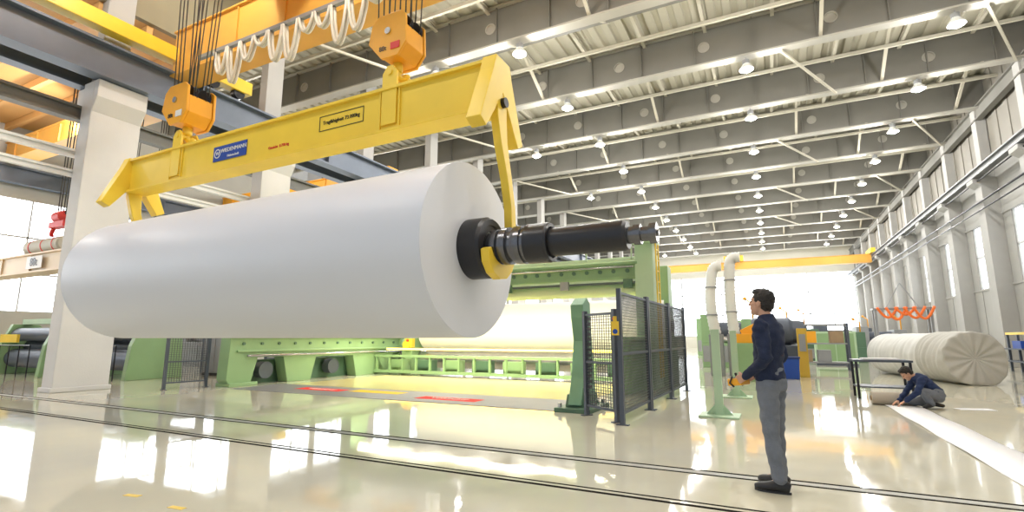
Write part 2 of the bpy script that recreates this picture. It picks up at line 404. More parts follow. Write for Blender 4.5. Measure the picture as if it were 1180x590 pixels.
bt2,hl2=bridge("bridge_crane",62,-15.95,9.7,9.0,"yellow overhead bridge crane parked near end windows",mat("crane_amber",(.66,.34,.05),.5),.7,.85)
for sx in(-1,1): obj(MB().bb((sx*hl2-.2,-1.5,.85),(sx*hl2+.2,1.5,1.3)),"end_carriage",M_yellow,bt2)
obj(MB().bb((-1,-.8,.85),(1,.8,1.5)),"trolley",M_orange,bt2)
bt3,hl3=bridge("bridge_crane",7.4,-29.5,-17.3,3.35,"cream and orange low crane girder marked with its load",mat("cream_orange",(0.78,0.62,0.42),.5,0,.1,1),.4,.62)
for xx in(-hl3+.3,hl3-.3): obj(MB().bb((xx-.15,-.2,-3.35),(xx+.15,.2,0)),"support_leg",M_grey,bt3)
obj(MB().bb((2.85,-.30,.12),(3.85,-.285,.5)),"sign_plate",M_white,bt3)
text("88t",.36,(3.35,-.31,.31),FR,M_black,bt3)
for yy,mm,lb in((13.5,M_yellow,"yellow overhead bridge crane in side bay"),(20,M_orange,"orange overhead bridge crane in side bay"),(9.6,M_crane,"amber overhead bridge crane above side bay windows"),(28,M_crane,"amber overhead bridge crane deep in side bay")):
    b_,h_=bridge("bridge_crane",yy,-30.7,-17.1,9.32,lb,mm,.6,.9)
    obj(MB().bb((-1,-.5,.9),(1,.5,1.5)),"trolley",M_grey,b_)

# ------------------------------------------------------------------ festoon cables
single(MB().bb((-14,-.05,0),(9,.05,.1)),"festoon_track",M_grey,(0,7.9,9.2),"steel festoon track under crane girder","track")
for i in range(11):
    x=-13.2+i*.55;mb=MB();dp=.7+.4*math.sin(i*1.7)
    for off in(-.04,.04):
        pts=[(x+.5*t/12+off*.3,7.9+off,9.22-dp*math.sin(math.pi*t/12)**.7) for t in range(13)]
        mb.tube(pts,.04,8)
    single(mb,"festoon_cable",M_cable,(0,0,0),"looped pale crane power cable hanging from track","cable","festoon cables")

# ------------------------------------------------------------------ hero: spreader beam
YR=5.79;ZR=2.54
sb=top("lifting_beam",(-7.75,YR,4.45),"yellow steel lifting beam hooked to both reel shaft ends","lifting beam")
X0=-4.4;X1=4.58
mb=MB()
mb.bb((X0,-.14,0.02),(X1,.14,.68));mb.bb((X0,-.2,.66),(X1,.2,.71));mb.bb((X0,-.2,-.02),(X1,.2,.03))
for x in(-2.65,2.81): mb.bb((x-.2,-.17,0.03),(x-.17,.17,.66));mb.bb((x+.17,-.17,0.03),(x+.2,.17,.66))
obj(mb,"girder",M_yellow,sb,.006)
for sx,x in((-1,X0),(1,X1)):
    mb=MB()
    mb.ext([(-.2,.74),(.2,.74),(.28,.5),(.62,-.32),(.46,-.4),(.33,-.22),(0,.25),(-.33,-.22),(-.46,-.4),(-.62,-.32),(-.28,.5)],'X',x-.11,x+.11)
    obj(mb,"end_yoke",M_yellow,sb,.01)
    mb=MB();mb.cyl((x-.16,0,.1),(x+.16,0,.1),.07);obj(mb,"pivot_pin",M_blackm,sb)
    hx=x-.02
    zc=ZR-4.45
    path=[(0,.25),(0,-.1),(.06,-.45),(.22,-.9),(.33,-1.3),(.36,-1.65)]+[(.0+.33*math.cos(a),zc+.33*math.sin(a)) for a in[math.radians(q) for q in(5,-20,-45,-70,-95,-120,-145,-170)]]
    wd=[.28,.26,.19,.14,.13,.14]+[.15,.17,.19,.21,.21,.19,.15,.08]
    mb=MB();mb.strip(path,wd,'X',hx+.0,hx+.12);obj(mb,"reel_hook",M_yellow,sb,.01)
for bx in(2.81,-2.65):
    mb=MB()
    for dy in(-.16,.16): mb.ext([(bx-.14,.1),(bx+.14,.1),(bx+.14,.94),(bx+.05,1.06),(bx-.05,1.06),(bx-.14,.94)],'Y',dy-.02,dy+.02)
    mb.cyl((bx,-.2,.95),(bx,.2,.95),.05);obj(mb,"lifting_lug",M_yellow,sb)
obj(MB().bb((-1.45,-.155,.19),(-.5,-.142,.48)),"sign_plate",M_blue,sb)
mb=MB();mb.lathe((-1.32,-.16,.335),(0,-1,0),[(0,.09),(.004,.09),(.004,.072),(0,.072)],24);obj(mb,"emblem_ring",M_white,sb)
text("W",.1,(-1.32,-.16,.335),FR,M_white,sb,"emblem_letter")
text("WIEDENMANN",.108,(-.86,-.16,.37),FR,M_white,sb)
text("Hebetechnik",.065,(-.86,-.16,.25),FR,M_white,sb)
mb=MB()
for a,b2_ in(((1.32,.27),(2.28,.28)),((1.32,.52),(2.28,.53)),((1.32,.27),(1.33,.53)),((2.27,.27),(2.28,.53))): mb.bb((a[0],-.148,a[1]),(b2_[0],-.141,b2_[1]))
obj(mb,"sign_border",M_black,sb)
text("Tragfähigkeit 73.000kg",.088,(1.80,-.145,.405),FR,M_black,sb)
text("Gewicht  8.750 kg",.07,(.35,-.145,.2),FR,M_red,sb)
def hookblock(x,z,rev,k=.82):
    t=top("hook_block",(x,YR,z),"orange crane hook block with rope sheaves above lifting beam","hook block","hook blocks")
    t.scale=(k,k,k)
    P=[(-.5,-.05),(-.15,-.45),(.25,-.45),(.45,-.2),(.42,.4),(.3,.5),(-.25,.5),(-.42,.35)]
    mb=MB()
    for dy in(-.3,.3): mb.ext(P,'Y',dy-.03,dy+.03)
    mb.ext([(-.48,-.05),(-.14,-.43),(.24,-.43),(.43,-.2),(.41,.2),(-.44,.2)],'Y',-.26,.26)
    obj(mb,"block_housing",M_orange,t,.012)
    for dx in(-.2,.22):
        for dy in(-.15,.15): obj(MB().lathe((dx,dy-.05,.27),(0,1,0),[(0,.001),(0,.22),(.05,.18),(.1,.22),(.1,.001)],24),"rope_sheave",M_blackm,t)
    mb=MB();mb.cyl((0,-.36,.12),(0,.36,.12),.07);obj(mb,"axle",M_chrome,t)
    mb=MB();mb.tube([(0,0,-.3),(0,0,-.55),(.0,0,-.62)],.1,12)
    for s in(-1,1):
        pts=[(0,0,-.55)]+[(s*(.16-.16*math.cos(a)),0,-.62-.2*math.sin(a)) for a in[math.pi*q/10 for q in range(0,9)]]
        mb.tube(pts,.05,10,[.07]+[.07-.004*q for q in range(9)])
    obj(mb,"double_hook",M_yellow,t)
    obj(MB().bb((.08,-.345,-.3),(.3,-.331,-.16)),"sign_plate",M_red if rev else M_white,t)
    text("88t",.14,(-.12,-.335,-.24),FR,M_black,t)
    k_=(10.9-z)/k
    for dx in(-.42,-.28,-.14,.14,.28,.42):
        for dy in(-.15,.15):
            obj(MB().tube([(dx,dy,.3),(dx*1.1,dy*2,k_)],.014,6),"wire_rope",M_rope,t)
hookblock(-4.94,5.95,True,.78);hookblock(-10.4,6.0,False,.9)

# ------------------------------------------------------------------ paper reel
D=1.185
reel=top("paper_reel",(-7.67,YR,ZR),"giant white paper reel hanging horizontally from lifting beam","paper reel")
prm=mat("reel_paper",(0.69,0.71,0.77),.42,0,.02,.6)
L=4.15
mb=MB()
mb.lathe((0,0,0),(1,0,0),[(-L,.42),(-L,D-.015),(-L+.012,D),(L-.006,D),(L,D-.006)],128)
mb.lathe((0,0,0),(1,0,0),[(L,D-.006),(L,.3)],128,False);mb.lathe((0,0,0),(1,0,0),[(-L,.3),(-L,D)],96,False)
obj(mb,"paper_winding",prm,reel)
obj(MB().lathe((L-.05,0,0),(1,0,0),[(0,.41),(.32,.41),(.36,.38),(.36,.3),(.34,.29),(.34,.22)],64),"core_chuck",M_black,reel)
obj(MB().lathe((-L+.05,0,0),(-1,0,0),[(0,.40),(.3,.40),(.34,.37),(.34,.1)],48),"core_chuck",M_black,reel)
mb=MB()
mb.lathe((L+.17,0,0),(1,0,0),[(0,.25),(.1,.25),(.1,.19),(.2,.19),(.2,.235),(.28,.235),(.28,.2),(.33,.2),(.33,.245),(.42,.245),(.42,.2),(.5,.2),(.5,.245),(.55,.25),(.62,.25),(.62,.225),(.68,.225)],56)
obj(mb,"shaft_coupling",M_coup,reel,label="machined steel shaft coupling with raised rings")
obj(MB().lathe((L+.83,0,0),(1,0,0),[(0,.2),(.02,.255),(.3,.255),(.33,.24),(.33,.2),(.3,.19),(.3,.1)],56),"coupling_sleeve",M_black,reel)
mb=MB();mb.lathe((L+1.12,0,0),(1,0,0),[(0,.12),(.0,.18),(.96,.18),(1.0,.165),(1.0,.05)],48);obj(mb,"shaft_journal",M_black,reel)
mb=MB();mb.lathe((-L-.3,0,0),(-1,0,0),[(0,.2),(.6,.2),(.6,.001)],32);obj(mb,"shaft_journal",M_black,reel)
mb=MB();mb.lathe((L+2.05,0,0),(1,0,0),[(0,.1),(.14,.1),(.14,.12),(.22,.12),(.22,.085),(.32,.085),(.32,.12),(.4,.12),(.4,.04),(.42,.04),(.42,.001)],32)
obj(mb,"shaft_end",M_coup,reel)

# ------------------------------------------------------------------ floor tracks
M_slot=mat("rail_slot",(0.02,.019,.017),1.0,spec=0.0)
for y,w in((4.60,.045),(4.70,.025),(5.66,.03),(5.82,.035)):
    mb=MB();mb.bb((XL,-w/2,-.002),(XR,w/2,.003))
    single(mb,"floor_rail",M_slot,(0,y,0),"dark steel rail slot sunk flush in floor","rail","floor rails")
single(MB().bb((XL,5.69,-.002),(XR,5.79,.002)),"rail_cover_strip",mat("strip_pale",(.45,.45,.41),.6,spec=.2),(0,0,0),"pale metal strip between sunk floor rails","strip")
pc=top("pit_cover",(-8.3,10.0,0),"grey steel pit cover plate with red and yellow warning strips","floor plate")
mb=MB();mb.bb((-4.9,-.85,-.002),(4.9,.85,.008));obj(mb,"plate",mat("pit_grey",(.20,.20,.215),.5,.1,.15,2),pc)
M_redm=mat("red_marking",(.78,.03,.03),.7,spec=.15)
for x,yo in((-2.5,.15),(-.7,.3),(1.75,-.15)):
    obj(MB().bb((x-.8,yo-.25,.008),(x+.8,yo+.2,.011)),"warning_strip",M_redm if x!=-.7 else mat("yellow_marking",(.8,.5,.03),.7,spec=.15),pc)
    if x!=-.7: text("VORSICHT",.2,(x,yo-.02,.014),(0,0,0),M_white,pc)
single(MB().bb((-12.9,10.9,-.002),(-3.7,15.1,.006)),"lit_machine_floor",mat("lit_floor_yellow",(.80,.70,.34),.15,0,.08,1),(0,0,0),"floor plate inside the winder with warm light put into its colour","floor plate")  # yellow glow of the lit machine floor is put into this plate's colour

# ------------------------------------------------------------------ winder machine
wm=top("winder_machine",(-8.5,14.4,0),"green paper winder with side frames and cross beams","machine")
def wframe(x,y0,y1):
    mb=MB();o=-14.4
    P=[(9.4,1.38),(19.8,1.38),(19.8,0),(18.6,0),(18.4,.75),(16.4,.75),(16.2,0),(14.4,0),(14.2,.75),(12.5,.75),(12.3,0),(11.4,0),(11.2,.8),(10.3,.8),(10.1,0),(9.5,0),(9.35,.2)]
    P=[(a+o,b) for a,b in P]
    mb.ext(P,'X',x-.22,x+.22);mb.bb((x-.34,y0+o,1.38),(x+.34,y1+o,1.46))
    mb.bb((x-.3,y0+o,0),(x+.3,y0+.9+o,.1));mb.bb((x+.2,y0+o+.2,.95),(x+.28,y1+o-.2,1.02))
    return mb
f=wframe(-5.4,9.4,19.8);obj(f,"side_frame",M_green,wm,.015)
for i in range(16): obj(MB().cyl((-5.18,-4.6+i*.6,1.2),(-5.14,-4.6+i*.6,1.2),.045,n=10),"bolt",M_greend,wm)
mb=MB();mb.bb((-5.9,-4.6,.0),(-5.7,5.0,.7));obj(mb,"recess_panel",M_greend,wm)
for yy in(-3.7,-1.0,1.1,3.1): obj(MB().cyl((-5.6,yy,.4),(-5.3,yy,.4),.25,n=24),"drive_pulley",M_steel,wm)
mb=MB();mb.tube([(-5.1,-4.5,.85),(-5.1,4.8,.85)],.035,8);obj(mb,"hydraulic_pipe",M_chrome,wm)
mb=MB();mb.bb((5.0,-1.8,0),(5.4,5.4,1.3));mb.bb((4.9,-1.8,1.3),(5.5,5.4,1.38));obj(mb,"side_frame",M_green,wm,.015)
for x in(-5.4,5.35):
    mb=MB();mb.ext([(-.6,0),(.6,0),(.45,1.4),(.35,4.05),(-.25,4.05),(-.35,1.4)] if x>0 else [(-.3,1.4),(.6,1.4),(.35,4.05),(-.25,4.05)],'X',x-.12,x+.38);mb.bb((x-.2,-.7,4.0),(x+.45,.45,4.1));obj(mb,"tower",M_greenl if x>0 else M_green,wm,.015)
    mb=MB();mb.ext([(2.3,0),(3.3,0),(3.1,3.7),(2.5,3.7)],'X',x-.2,x+.3);obj(mb,"tower",M_green,wm,.015)
mb=MB();mb.bb((-5.3,-.2,3.05),(5.3,.25,3.45));mb.bb((-5.3,-.28,3.42),(5.3,.32,3.5));mb.bb((-5.3,-.28,3.0),(5.3,.32,3.07));obj(mb,"cross_beam",M_green,wm,.01)
for i in range(26): obj(MB().cyl((-5+i*.4,-.205,3.25),(-5+i*.4,-.23,3.25),.06,n=12),"beam_port",M_greend,wm)
mb=MB();mb.lathe((-5.3,.1,2.72),(1,0,0),[(0,.1),(.1,.1),(.1,.18),(10.5,.18),(10.5,.1),(10.6,.1)],40);obj(mb,"guide_roller",mat("roller_greenish",(.52,.62,.42),.35,.1,.05,2),wm)
mb=MB();mb.lathe((-5.3,1.2,3.05),(1,0,0),[(0,.06),(0,.12),(10.5,.12),(10.5,.06)],32);obj(mb,"guide_roller",M_steel,wm)
mb=MB();mb.bb((-5.3,2.6,3.7),(5.3,3.0,4.1));obj(mb,"cross_beam",M_greenl,wm,.01)
mb=MB();mb.bb((-5.3,-.6,3.5),(5.3,-.56,3.54))
for i in range(9): mb.bb((-5.2+i*1.3,-.6,3.5),(-5.16+i*1.3,-.56,4.1))
mb.bb((-5.3,-.6,4.06),(5.3,-.56,4.1));obj(mb,"walkway_railing",M_greenl,wm)
for i in range(6): obj(MB().bb((-4.6+i*1.9,-.34,2.75),(-4.35+i*1.9,-.22,3.0)),"slitter_unit",M_greend if i%2 else M_grey,wm)
obj(MB().tube([(-5,-.32,3.35),(5.2,-.32,3.35)],.03,8),"hydraulic_pipe",M_chrome,wm)
for xx in(5.78,):
    mb=MB()
    for yy in(-.15,.2): mb.bb((xx,yy-.02,.3),(xx+.04,yy+.02,4.0))
    for i in range(12): mb.bb((xx,-.15,.5+i*.3),(xx+.03,.2,.53+i*.3))
    obj(mb,"ladder",M_yellow,wm)
mb=MB();mb.bb((-5.2,.9,.66),(5.0,1.05,.74));mb.bb((-5.2,.9,.08),(5.0,1.15,.18))
for i in range(17): mb.bb((-5.1+i*.62,.92,.08),(-5.04+i*.62,1.02,.7))
obj(mb,"lower_framework",M_green,wm)
for i in range(8): obj(MB().bb((-4.8+i*1.24,1.4,.12),(-4.1+i*1.24,1.8,.55)),"valve_box",M_greend if i%2 else M_green,wm)
for yy in(2.6,3.7): obj(MB().lathe((-5.1,yy,.55),(1,0,0),[(0,.1),(0,.35),(10,.35),(10,.1)],32),"support_drum",M_chrome,wm)
obj(MB().bb((-5.2,-3.4,1.46),(-4.95,-3.1,1.7)),"control_box",M_yellow,wm)
obj(MB().cyl((-4.8,1.2,.95),(4.8,1.2,.95),.035),"work_light_tube",mat("warm_tube",(1,.72,.15),.5,0,0,1,0,1,6,0,(1,.60,.10)),wm)
al=bpy.data.lights.new("work_light",'AREA');al.shape='RECTANGLE';al.size=9.5;al.size_y=.15;al.energy=450;al.color=(1,.93,.72)
ao=bpy.data.objects.new("work_light",al);link(ao);ao.parent=wm;ao.location=(0,-.2,2.45);ao.rotation_euler=(math.radians(6),0,0)
pr=top("paper_reel",(-7.7,17.2,1.75),"wide white paper reel resting in green winder","paper reel")
mb=MB();mb.lathe((-4.7,0,0),(1,0,0),[(0,.2),(0,.9),(9.4,.9),(9.4,.2)],64);obj(mb,"paper_winding",mat("reel_paper_warm",(.90,.89,.86),.5),pr)
mb=MB();mb.lathe((-4.9,0,0),(1,0,0),[(0,.001),(0,.2),(9.8,.2),(9.8,.001)],24);obj(mb,"core_shaft",M_black,pr)
su=top("drive_unit",(-12.9,16.6,0),"yellow drive unit with red button beside green side frame","machine part")
mb=MB();mb.bb((-.25,-.3,0),(.25,.3,.9));mb.cyl((-.3,0,1.1),(.3,0,1.1),.28);obj(mb,"housing",M_green,su,.02)
mb=MB();mb.bb((.0,-.45,1.0),(.32,-.2,1.35));mb.cyl((.1,-.5,1.1),(.1,-.3,1.1),.16);obj(mb,"motor_cover",M_yellow,su,.02)
mb=MB();mb.cyl((.16,-.5,1.27),(.16,-.45,1.27),.05);obj(mb,"red_button",M_red,su)

# unwind post
up=top("unwind_stand",(-3.35,9.65,0),"green upright reel stand with chain and base plate","machine stand")
mb=MB();mb.ext([(-.45,.12),(.5,.12),(.42,.5),(.3,1.3),(.22,2.05),(.05,2.15),(-.22,2.0),(-.2,1.75),(-.08,1.3),(-.25,.6)],'X',-.13,.13);obj(mb,"upright",mat("stand_green",(.18,.35,.22),.45,0,.15,2),up,.015)
mb=MB();mb.bb((-.35,-.6,0),(.35,.65,.08));mb.ext([(-.4,.08),(.45,.08),(.3,.3),(-.3,.3)],'X',-.2,.2);obj(mb,"base_plate",M_greend,up,.01)
mb=MB()
for i in range(14): mb.bb((.13,-.12+.02*(i%2),.4+i*.1),(.18,.1+.02*(i%2),.46+i*.1))
obj(mb,"drive_chain",M_blackm,up)
for yy in(-.5,.5):
    for xx in(-.27,.27): obj(MB().cyl((xx,yy,.08),(xx,yy,.16),.04,n=8),"anchor_bolt",M_chrome,up)

# ------------------------------------------------------------------ fences
M_mesh=mat("fence_wire",(0.07,0.075,0.085),.4,.5,.1,5)
def fence(p0,p1,h=2.12,label="black wire-mesh safety fence panel with steel posts"):
    p0=V((*p0,0));p1=V((*p1,0));L=(p1-p0).length;a=math.atan2(p1.y-p0.y,p1.x-p0.x)
    t=top("fence_panel",p0,label,"fence","safety fences",a)
    for x in(.04,L-.04):
        mb=MB();mb.bb((x-.035,-.035,0),(x+.035,.035,h+.04));mb.bb((x-.04,-.1,0),(x+.04,.1,.015));obj(mb,"post",M_steel,t)
    for z in(.18,h*.52,h-.03): obj(MB().bb((.07,-.02,z-.02),(L-.07,.02,z+.02)),"rail",M_steel,t)
    mb=MB();z=.22
    while z<h-.05: mb.bb((.04,-.005,z),(L-.04,.004,z+.009));z+=.05
    x=.08
    while x<L-.05: mb.bb((x,-.004,.18),(x+.009,.005,h-.04));x+=.065
    obj(mb,"wire_mesh",M_mesh,t)
    return t
fence((-2.18,8.15),(-2.15,10.13));fence((-2.15,10.17),(-2.1,12.18));fence((-2.1,12.22),(-2.05,14.2))
fence((-3.05,8.95),(-2.3,8.4),1.8)
fence((-14.45,8.1),(-14.35,9.25),1.4);fence((-17.5,8.0),(-19.6,7.8),1.9);fence((-15.6,12),(-14.8,12.3),1.3)
t=top("interlock_switch",(-2.24,8.25,1.55),"yellow safety interlock switch on fence post","switch")
obj(MB().bb((-.05,-.05,0),(.03,.05,.16)),"switch_body",M_yellow,t,.005);obj(MB().cyl((-.05,0,.12),(-.07,0,.12),.02),"red_button",M_red,t)
t=top("warning_sign",(-2.22,8.06,1.5),"small yellow and blue sign on fence post","sign")
obj(MB().lathe((0,.0,-.04),(0,-1,0),[(0,.001),(0,.04),(.006,.04),(.006,.001)],24),"sign_face",M_blue,t);obj(MB().bb((-.06,.0,-.1),(.06,.008,.12)),"sign_back",M_yellow,t)

for (x,y,h) in((-.9,9.9,1.5),(-.8,13.2,1.52)):
    t=top("guard_post",(x,y,0),"pale green steel post on a flat base plate","post","pale green posts")
    mb=MB();mb.bb((-.07,-.05,.03),(.07,.05,h));mb.bb((-.08,-.06,h),(.08,.06,h+.01));obj(mb,"pole",M_greenl,t,.006)
    obj(MB().bb((-.33,-.3,0),(.33,.3,.03)),"base_plate",M_greenl,t,.005)
    mb=MB();mb.ext([(-.22,.03),(.22,.03),(.07,.2),(-.07,.2)],'Y',-.008,.008);obj(mb,"gusset",M_greenl,t)

# ------------------------------------------------------------------ ducts
def duct(x,y,z0,h,bend,run,lean):
    t=top("ventilation_duct",(x,y,0),"white ribbed flexible ventilation duct rising and bending","duct","ventilation ducts")
    N=int((h-z0)/.07);pts=[(lean*math.sin(math.pi*i/N),0,z0+i*.07) for i in range(N)];z=pts[-1][2]
    for a in range(1,14):
        q=a/13*math.pi*.5;pts.append((bend*(1-math.cos(q)),0,z+bend*math.sin(q)))
    for a in range(1,run): pts.append((bend+a*.07,0,z+bend))
    rs=[.18+.025*(i%2) for i in range(len(pts))]
    mb=MB();mb.tube(pts,.2,18,rs);obj(mb,"hose",M_white,t)
    mb=MB();mb.bb((-.24,-.24,0),(.24,.24,z0));obj(mb,"base_box",M_grey,t,.02)
    for q in(.3,.75): obj(MB().lathe((lean*math.sin(math.pi*q),0,z0+(z-z0)*q),(0,0,1),[(0,.18),(0,.23),(.05,.23),(.05,.18)],20),"hose_clamp",M_grey,t)
duct(-1.82,20.5,1.5,3.9,.25,2,-.12);duct(-1.2,20.7,1.5,4.3,.22,3,-.06)

# ------------------------------------------------------------------ equipment near centre
t=top("handling_machine",(-.75,18.5,0),"orange handling machine on a green pedestal","machine")
obj(MB().bb((-.35,-.35,0),(.35,.35,1.2)),"pedestal",M_green,t,.02)
mb=MB();mb.bb((-.3,-.3,1.2),(.3,.3,1.5));mb.beam((-.1,0,1.5),(.5,0,1.8),.25,.25);mb.cyl((.5,-.2,1.8),(.5,.2,1.8),.16);obj(mb,"arm",M_orange,t,.02)
t=top("drive_motor",(.25,22.5,0),"dark grey machine with round motor housing","machine")
obj(MB().bb((-.9,-.6,0),(.9,.6,1.1)),"base",M_steel,t,.03)
mb=MB();mb.lathe((-.9,0,1.6),(1,0,0),[(0,.001),(0,.5),(.1,.55),(1.3,.55),(1.4,.45),(1.8,.4),(1.8,.001)],32);obj(mb,"motor",M_steel,t)
t=top("waste_bin",(.55,19.9,0),"blue plastic waste bin beside yellow post","bin")
mb=MB();mb.ext([(-.2,0),(.2,0),(.25,.68),(-.25,.68)],'Y',-.22,.22);obj(mb,"bin_body",M_blue,t,.02)
obj(MB().bb((-.27,-.24,.68),(.27,.24,.74)),"rim",mat("blue_dark",(.01,.03,.15),.5),t,.01)
t=top("yellow_cabinet",(.98,21,0),"narrow yellow steel cabinet with grey panel","cabinet")
obj(MB().bb((-.15,-.2,0),(.15,.2,1.7)),"cabinet_body",mat("cabinet_yellow",(.55,.36,.04),.5),t,.01);obj(MB().bb((-.1,-.22,.9),(.1,-.2,1.5)),"panel",M_grey,t)
t=top("switch_cabinet",(2.9,31,0),"pale green electrical cabinet","cabinet")
obj(MB().bb((-.9,-.4,.1),(.9,.4,1.7)),"cabinet_body",M_greenl,t,.01);obj(MB().bb((-.8,-.42,.2),(-.02,-.4,1.6)),"door",M_green,t);obj(MB().bb((.02,-.42,.2),(.8,-.4,1.6)),"door",M_green,t);obj(MB().bb((-.9,-.4,0),(.9,.4,.1)),"plinth",M_steel,t)
t=top("storage_rack",(1.9,26,0),"dark steel rack with boxes and parts","rack")
for x in(-1,1):
    for y in(-.4,.4): obj(MB().bb((x-.04,y-.04,0),(x+.04,y+.04,2.0)),"upright_post",M_steel,t)
for z in(.3,1.1,1.9): obj(MB().bb((-.95,-.4,z),(.95,.4,z+.06)),"shelf",M_grey,t)
for i,(x,z,m) in enumerate(((-.6,.36,M_brown),(.1,.36,M_grey),(.6,1.16,M_brown),(-.4,1.16,M_orange))):
    single(MB().bb((-.25,-.3,0),(.25,.3,.5)),"storage_box",m,(1.9+x,26,z),"box of machine parts on rack shelf","box","boxes on rack",.01)
def machine(x,y,w,d,h,m,lab,rz=0):
    t=top("process_machine",(x,y,0),lab,"machine",None,rz)
    mb=MB();mb.bb((-w/2,-d/2,0),(w/2,d/2,h*.45));mb.bb((-w/2,-d/2,h*.45),(-w/4,d/2,h));mb.bb((w/4,-d/2,h*.45),(w/2,d/2,h*.9));obj(mb,"housing",m,t,.02)
    obj(MB().cyl((-w/4,0,h*.68),(w/4,0,h*.68),h*.17),"roller",M_steel,t)
    obj(MB().cyl((-w/4,-d*.3,h*.52),(w/4,-d*.3,h*.52),h*.07),"roller",M_chrome,t)
    obj(MB().bb((-w/2+.05,-d/2-.03,h*.1),(0,-d/2,h*.4)),"access_door",M_grey,t)
    mb=MB();mb.tube([(w/2-.1,0,h*.9),(w/2-.1,0,h*1.2),(w/2-.4,0,h*1.3)],.04,8);mb.ell((w/2-.4,0,h*1.3),(.09,.09,.09),12,8);obj(mb,"signal_mast",M_orange,t)
machine(3.3,36,3,2,1.9,M_greend,"dark green machine with roller and signal mast")
machine(-.5,34,3,2,2.4,M_green,"green machine with roller and signal mast")
machine(6.2,40,2.6,2,2.1,M_grey,"grey machine with roller and signal mast")
machine(5.2,50,4,2,2.4,M_steel,"dark machine with roller near end windows")
machine(-3,46,5,2,3.0,M_green,"tall green machine near end windows")
machine(-1.8,27,2.4,1.6,2.5,M_green,"green machine behind ventilation ducts")
machine(1.2,42,2.2,2,2.6,M_steel,"dark grey machine standing among other equipment")

# ------------------------------------------------------------------ work table
t=top("work_table",(2.2,14.5,0),"black steel work table with lower shelf","table")
obj(MB().bb((-.55,-.4,.82),(.55,.4,.87)),"table_top",M_steel,t,.005)
for x in(-.5,.5):
    for y in(-.35,.35): obj(MB().bb((x-.025,y-.025,0),(x+.025,y+.025,.82)),"leg",M_blackm,t)
obj(MB().bb((-.52,-.37,.25),(.52,.37,.28)),"shelf",M_steel,t)
single(MB().bb((-.35,-.25,0),(.35,.25,.03)),"paper_stack",M_paper,(2.2,14.5,.87),"flat stack of white paper sheets on table","paper",None,.003)
mb=MB();n=24
vs=[];
for i in range(n+1):
    y=13.0-i*(11.0/n);wv=.01+.008*math.sin(i*1.3)
    vs+=[(1.98,y,wv),(2.26,y,wv+.006*math.sin(i*.9)),(2.54,y,wv+.003)]
mb.add(vs,[(i*3+k,i*3+k+1,i*3+k+4,i*3+k+3) for i in range(n) for k in(0,1)],True)
o=single(mb,"paper_strip",mat("paper_bright",(.85,.85,.87),.5),(0,0,0),"long white paper strip rolled out across floor","paper strip")
s=o.modifiers.new("s",'SOLIDIFY');s.thickness=.004
t=top("small_paper_roll",(2.12,13.1,0),"small brown-edged paper roll at strip end","paper roll")
mb=MB();mb.lathe((-.34,0,.13),(1,0,0),[(0,.05),(0,.13),(.68,.13),(.68,.05)],32);obj(mb,"paper_winding",mat("kraft",(.42,.37,.30),.7),t)
obj(MB().lathe((-.36,0,.13),(1,0,0),[(0,.035),(0,.05),(.72,.05),(.72,.035)],24),"core_tube",M_brown,t)
single(MB().bb((-.3,-.12,0),(.3,.12,.008)),"paper_sheet",M_paper,(3.4,13.0,0),"loose white paper sheet on floor","paper",None,0,.3)

# ------------------------------------------------------------------ covered roll
t=top("covered_paper_roll",(4.75,22.4,0),"long paper roll wrapped in pale grey tarpaulin gathered at its end","paper roll",None,math.radians(12));hl=2.8;r=.76
def wrap(y0,y1,rr,seed,hang):
    n=160;vs=[];m2=80
    for i in range(m2+1):
        f=i/m2;yy=y0+(y1-y0)*f;d0=yy-y0
        capf=1.0
        if hang and d0<.1: capf=.02+.98*math.sqrt(min(1,d0/.1))
        for k in range(n):
            q=2*math.pi*k/n
            low=max(0,-math.sin(q));sd=abs(math.cos(q))
            a1=noise.noise(V((yy*3.6+seed+math.sin(q)*.5,math.cos(q)*.5,math.sin(q)*.3)))
            w1=(abs(a1)-.2)*(.10 if hang else .05)*(.3+sd)
            w1+=noise.noise(V((math.cos(q)*2.5,math.sin(q)*2.5+seed,yy*2.0)))*.02
            if hang and d0<.5: w1+=.02*math.sin(q*14+noise.noise(V((q,seed,0)))*3)*(1-d0/.5)
            R=rr*(1+w1)*capf
            xx=R*math.cos(q)*(1+.06*low);zz=r+R*math.sin(q)
            yy2=yy
            if hang and d0<.35: yy2=yy-.16*low*capf+.035*math.sin(q*14)*capf*(1-d0/.35)+.1*(1-capf)
            vs.append((xx,yy2,max(zz,.012)))
    mb=MB();mb.add(vs,[(i*n+k,i*n+(k+1)%n,(i+1)*n+(k+1)%n,(i+1)*n+k) for i in range(m2) for k in range(n)],True)
    return mb
obj(wrap(-hl-.05,-hl+1.7,.80,3.1,True),"tarpaulin",M_tarp,t)
obj(wrap(-hl+1.55,hl,.765,8.7,False),"tarpaulin",mat("tarp_light",(.60,.60,.58),.6,0,.1,4,.3,8),t)
mb=MB();mb.lathe((0,-hl+.4,r-.02),(0,1,0),[(0,.1),(0,.66),(2*hl-.3,.66),(2*hl-.3,.1)],64);obj(mb,"paper_winding",M_paper,t)
t=top("hose_stand",(5.3,28.2,0),"grey steel stand with orange hoses hanging in loops","stand")
for x in(-1,1):
    for yy in(-.25,.25): obj(MB().bb((x-.05,yy-.05,0),(x+.05,yy+.05,2.7)),"leg",M_grey,t)
mb=MB();mb.bb((-1.1,-.35,2.62),(1.1,.35,2.7));mb.beam((-.6,-.25,2.7),(0,-.25,3.8),.04,.04);mb.beam((.6,-.25,2.7),(0,-.25,3.8),.04,.04);obj(mb,"stand_top",M_grey,t)
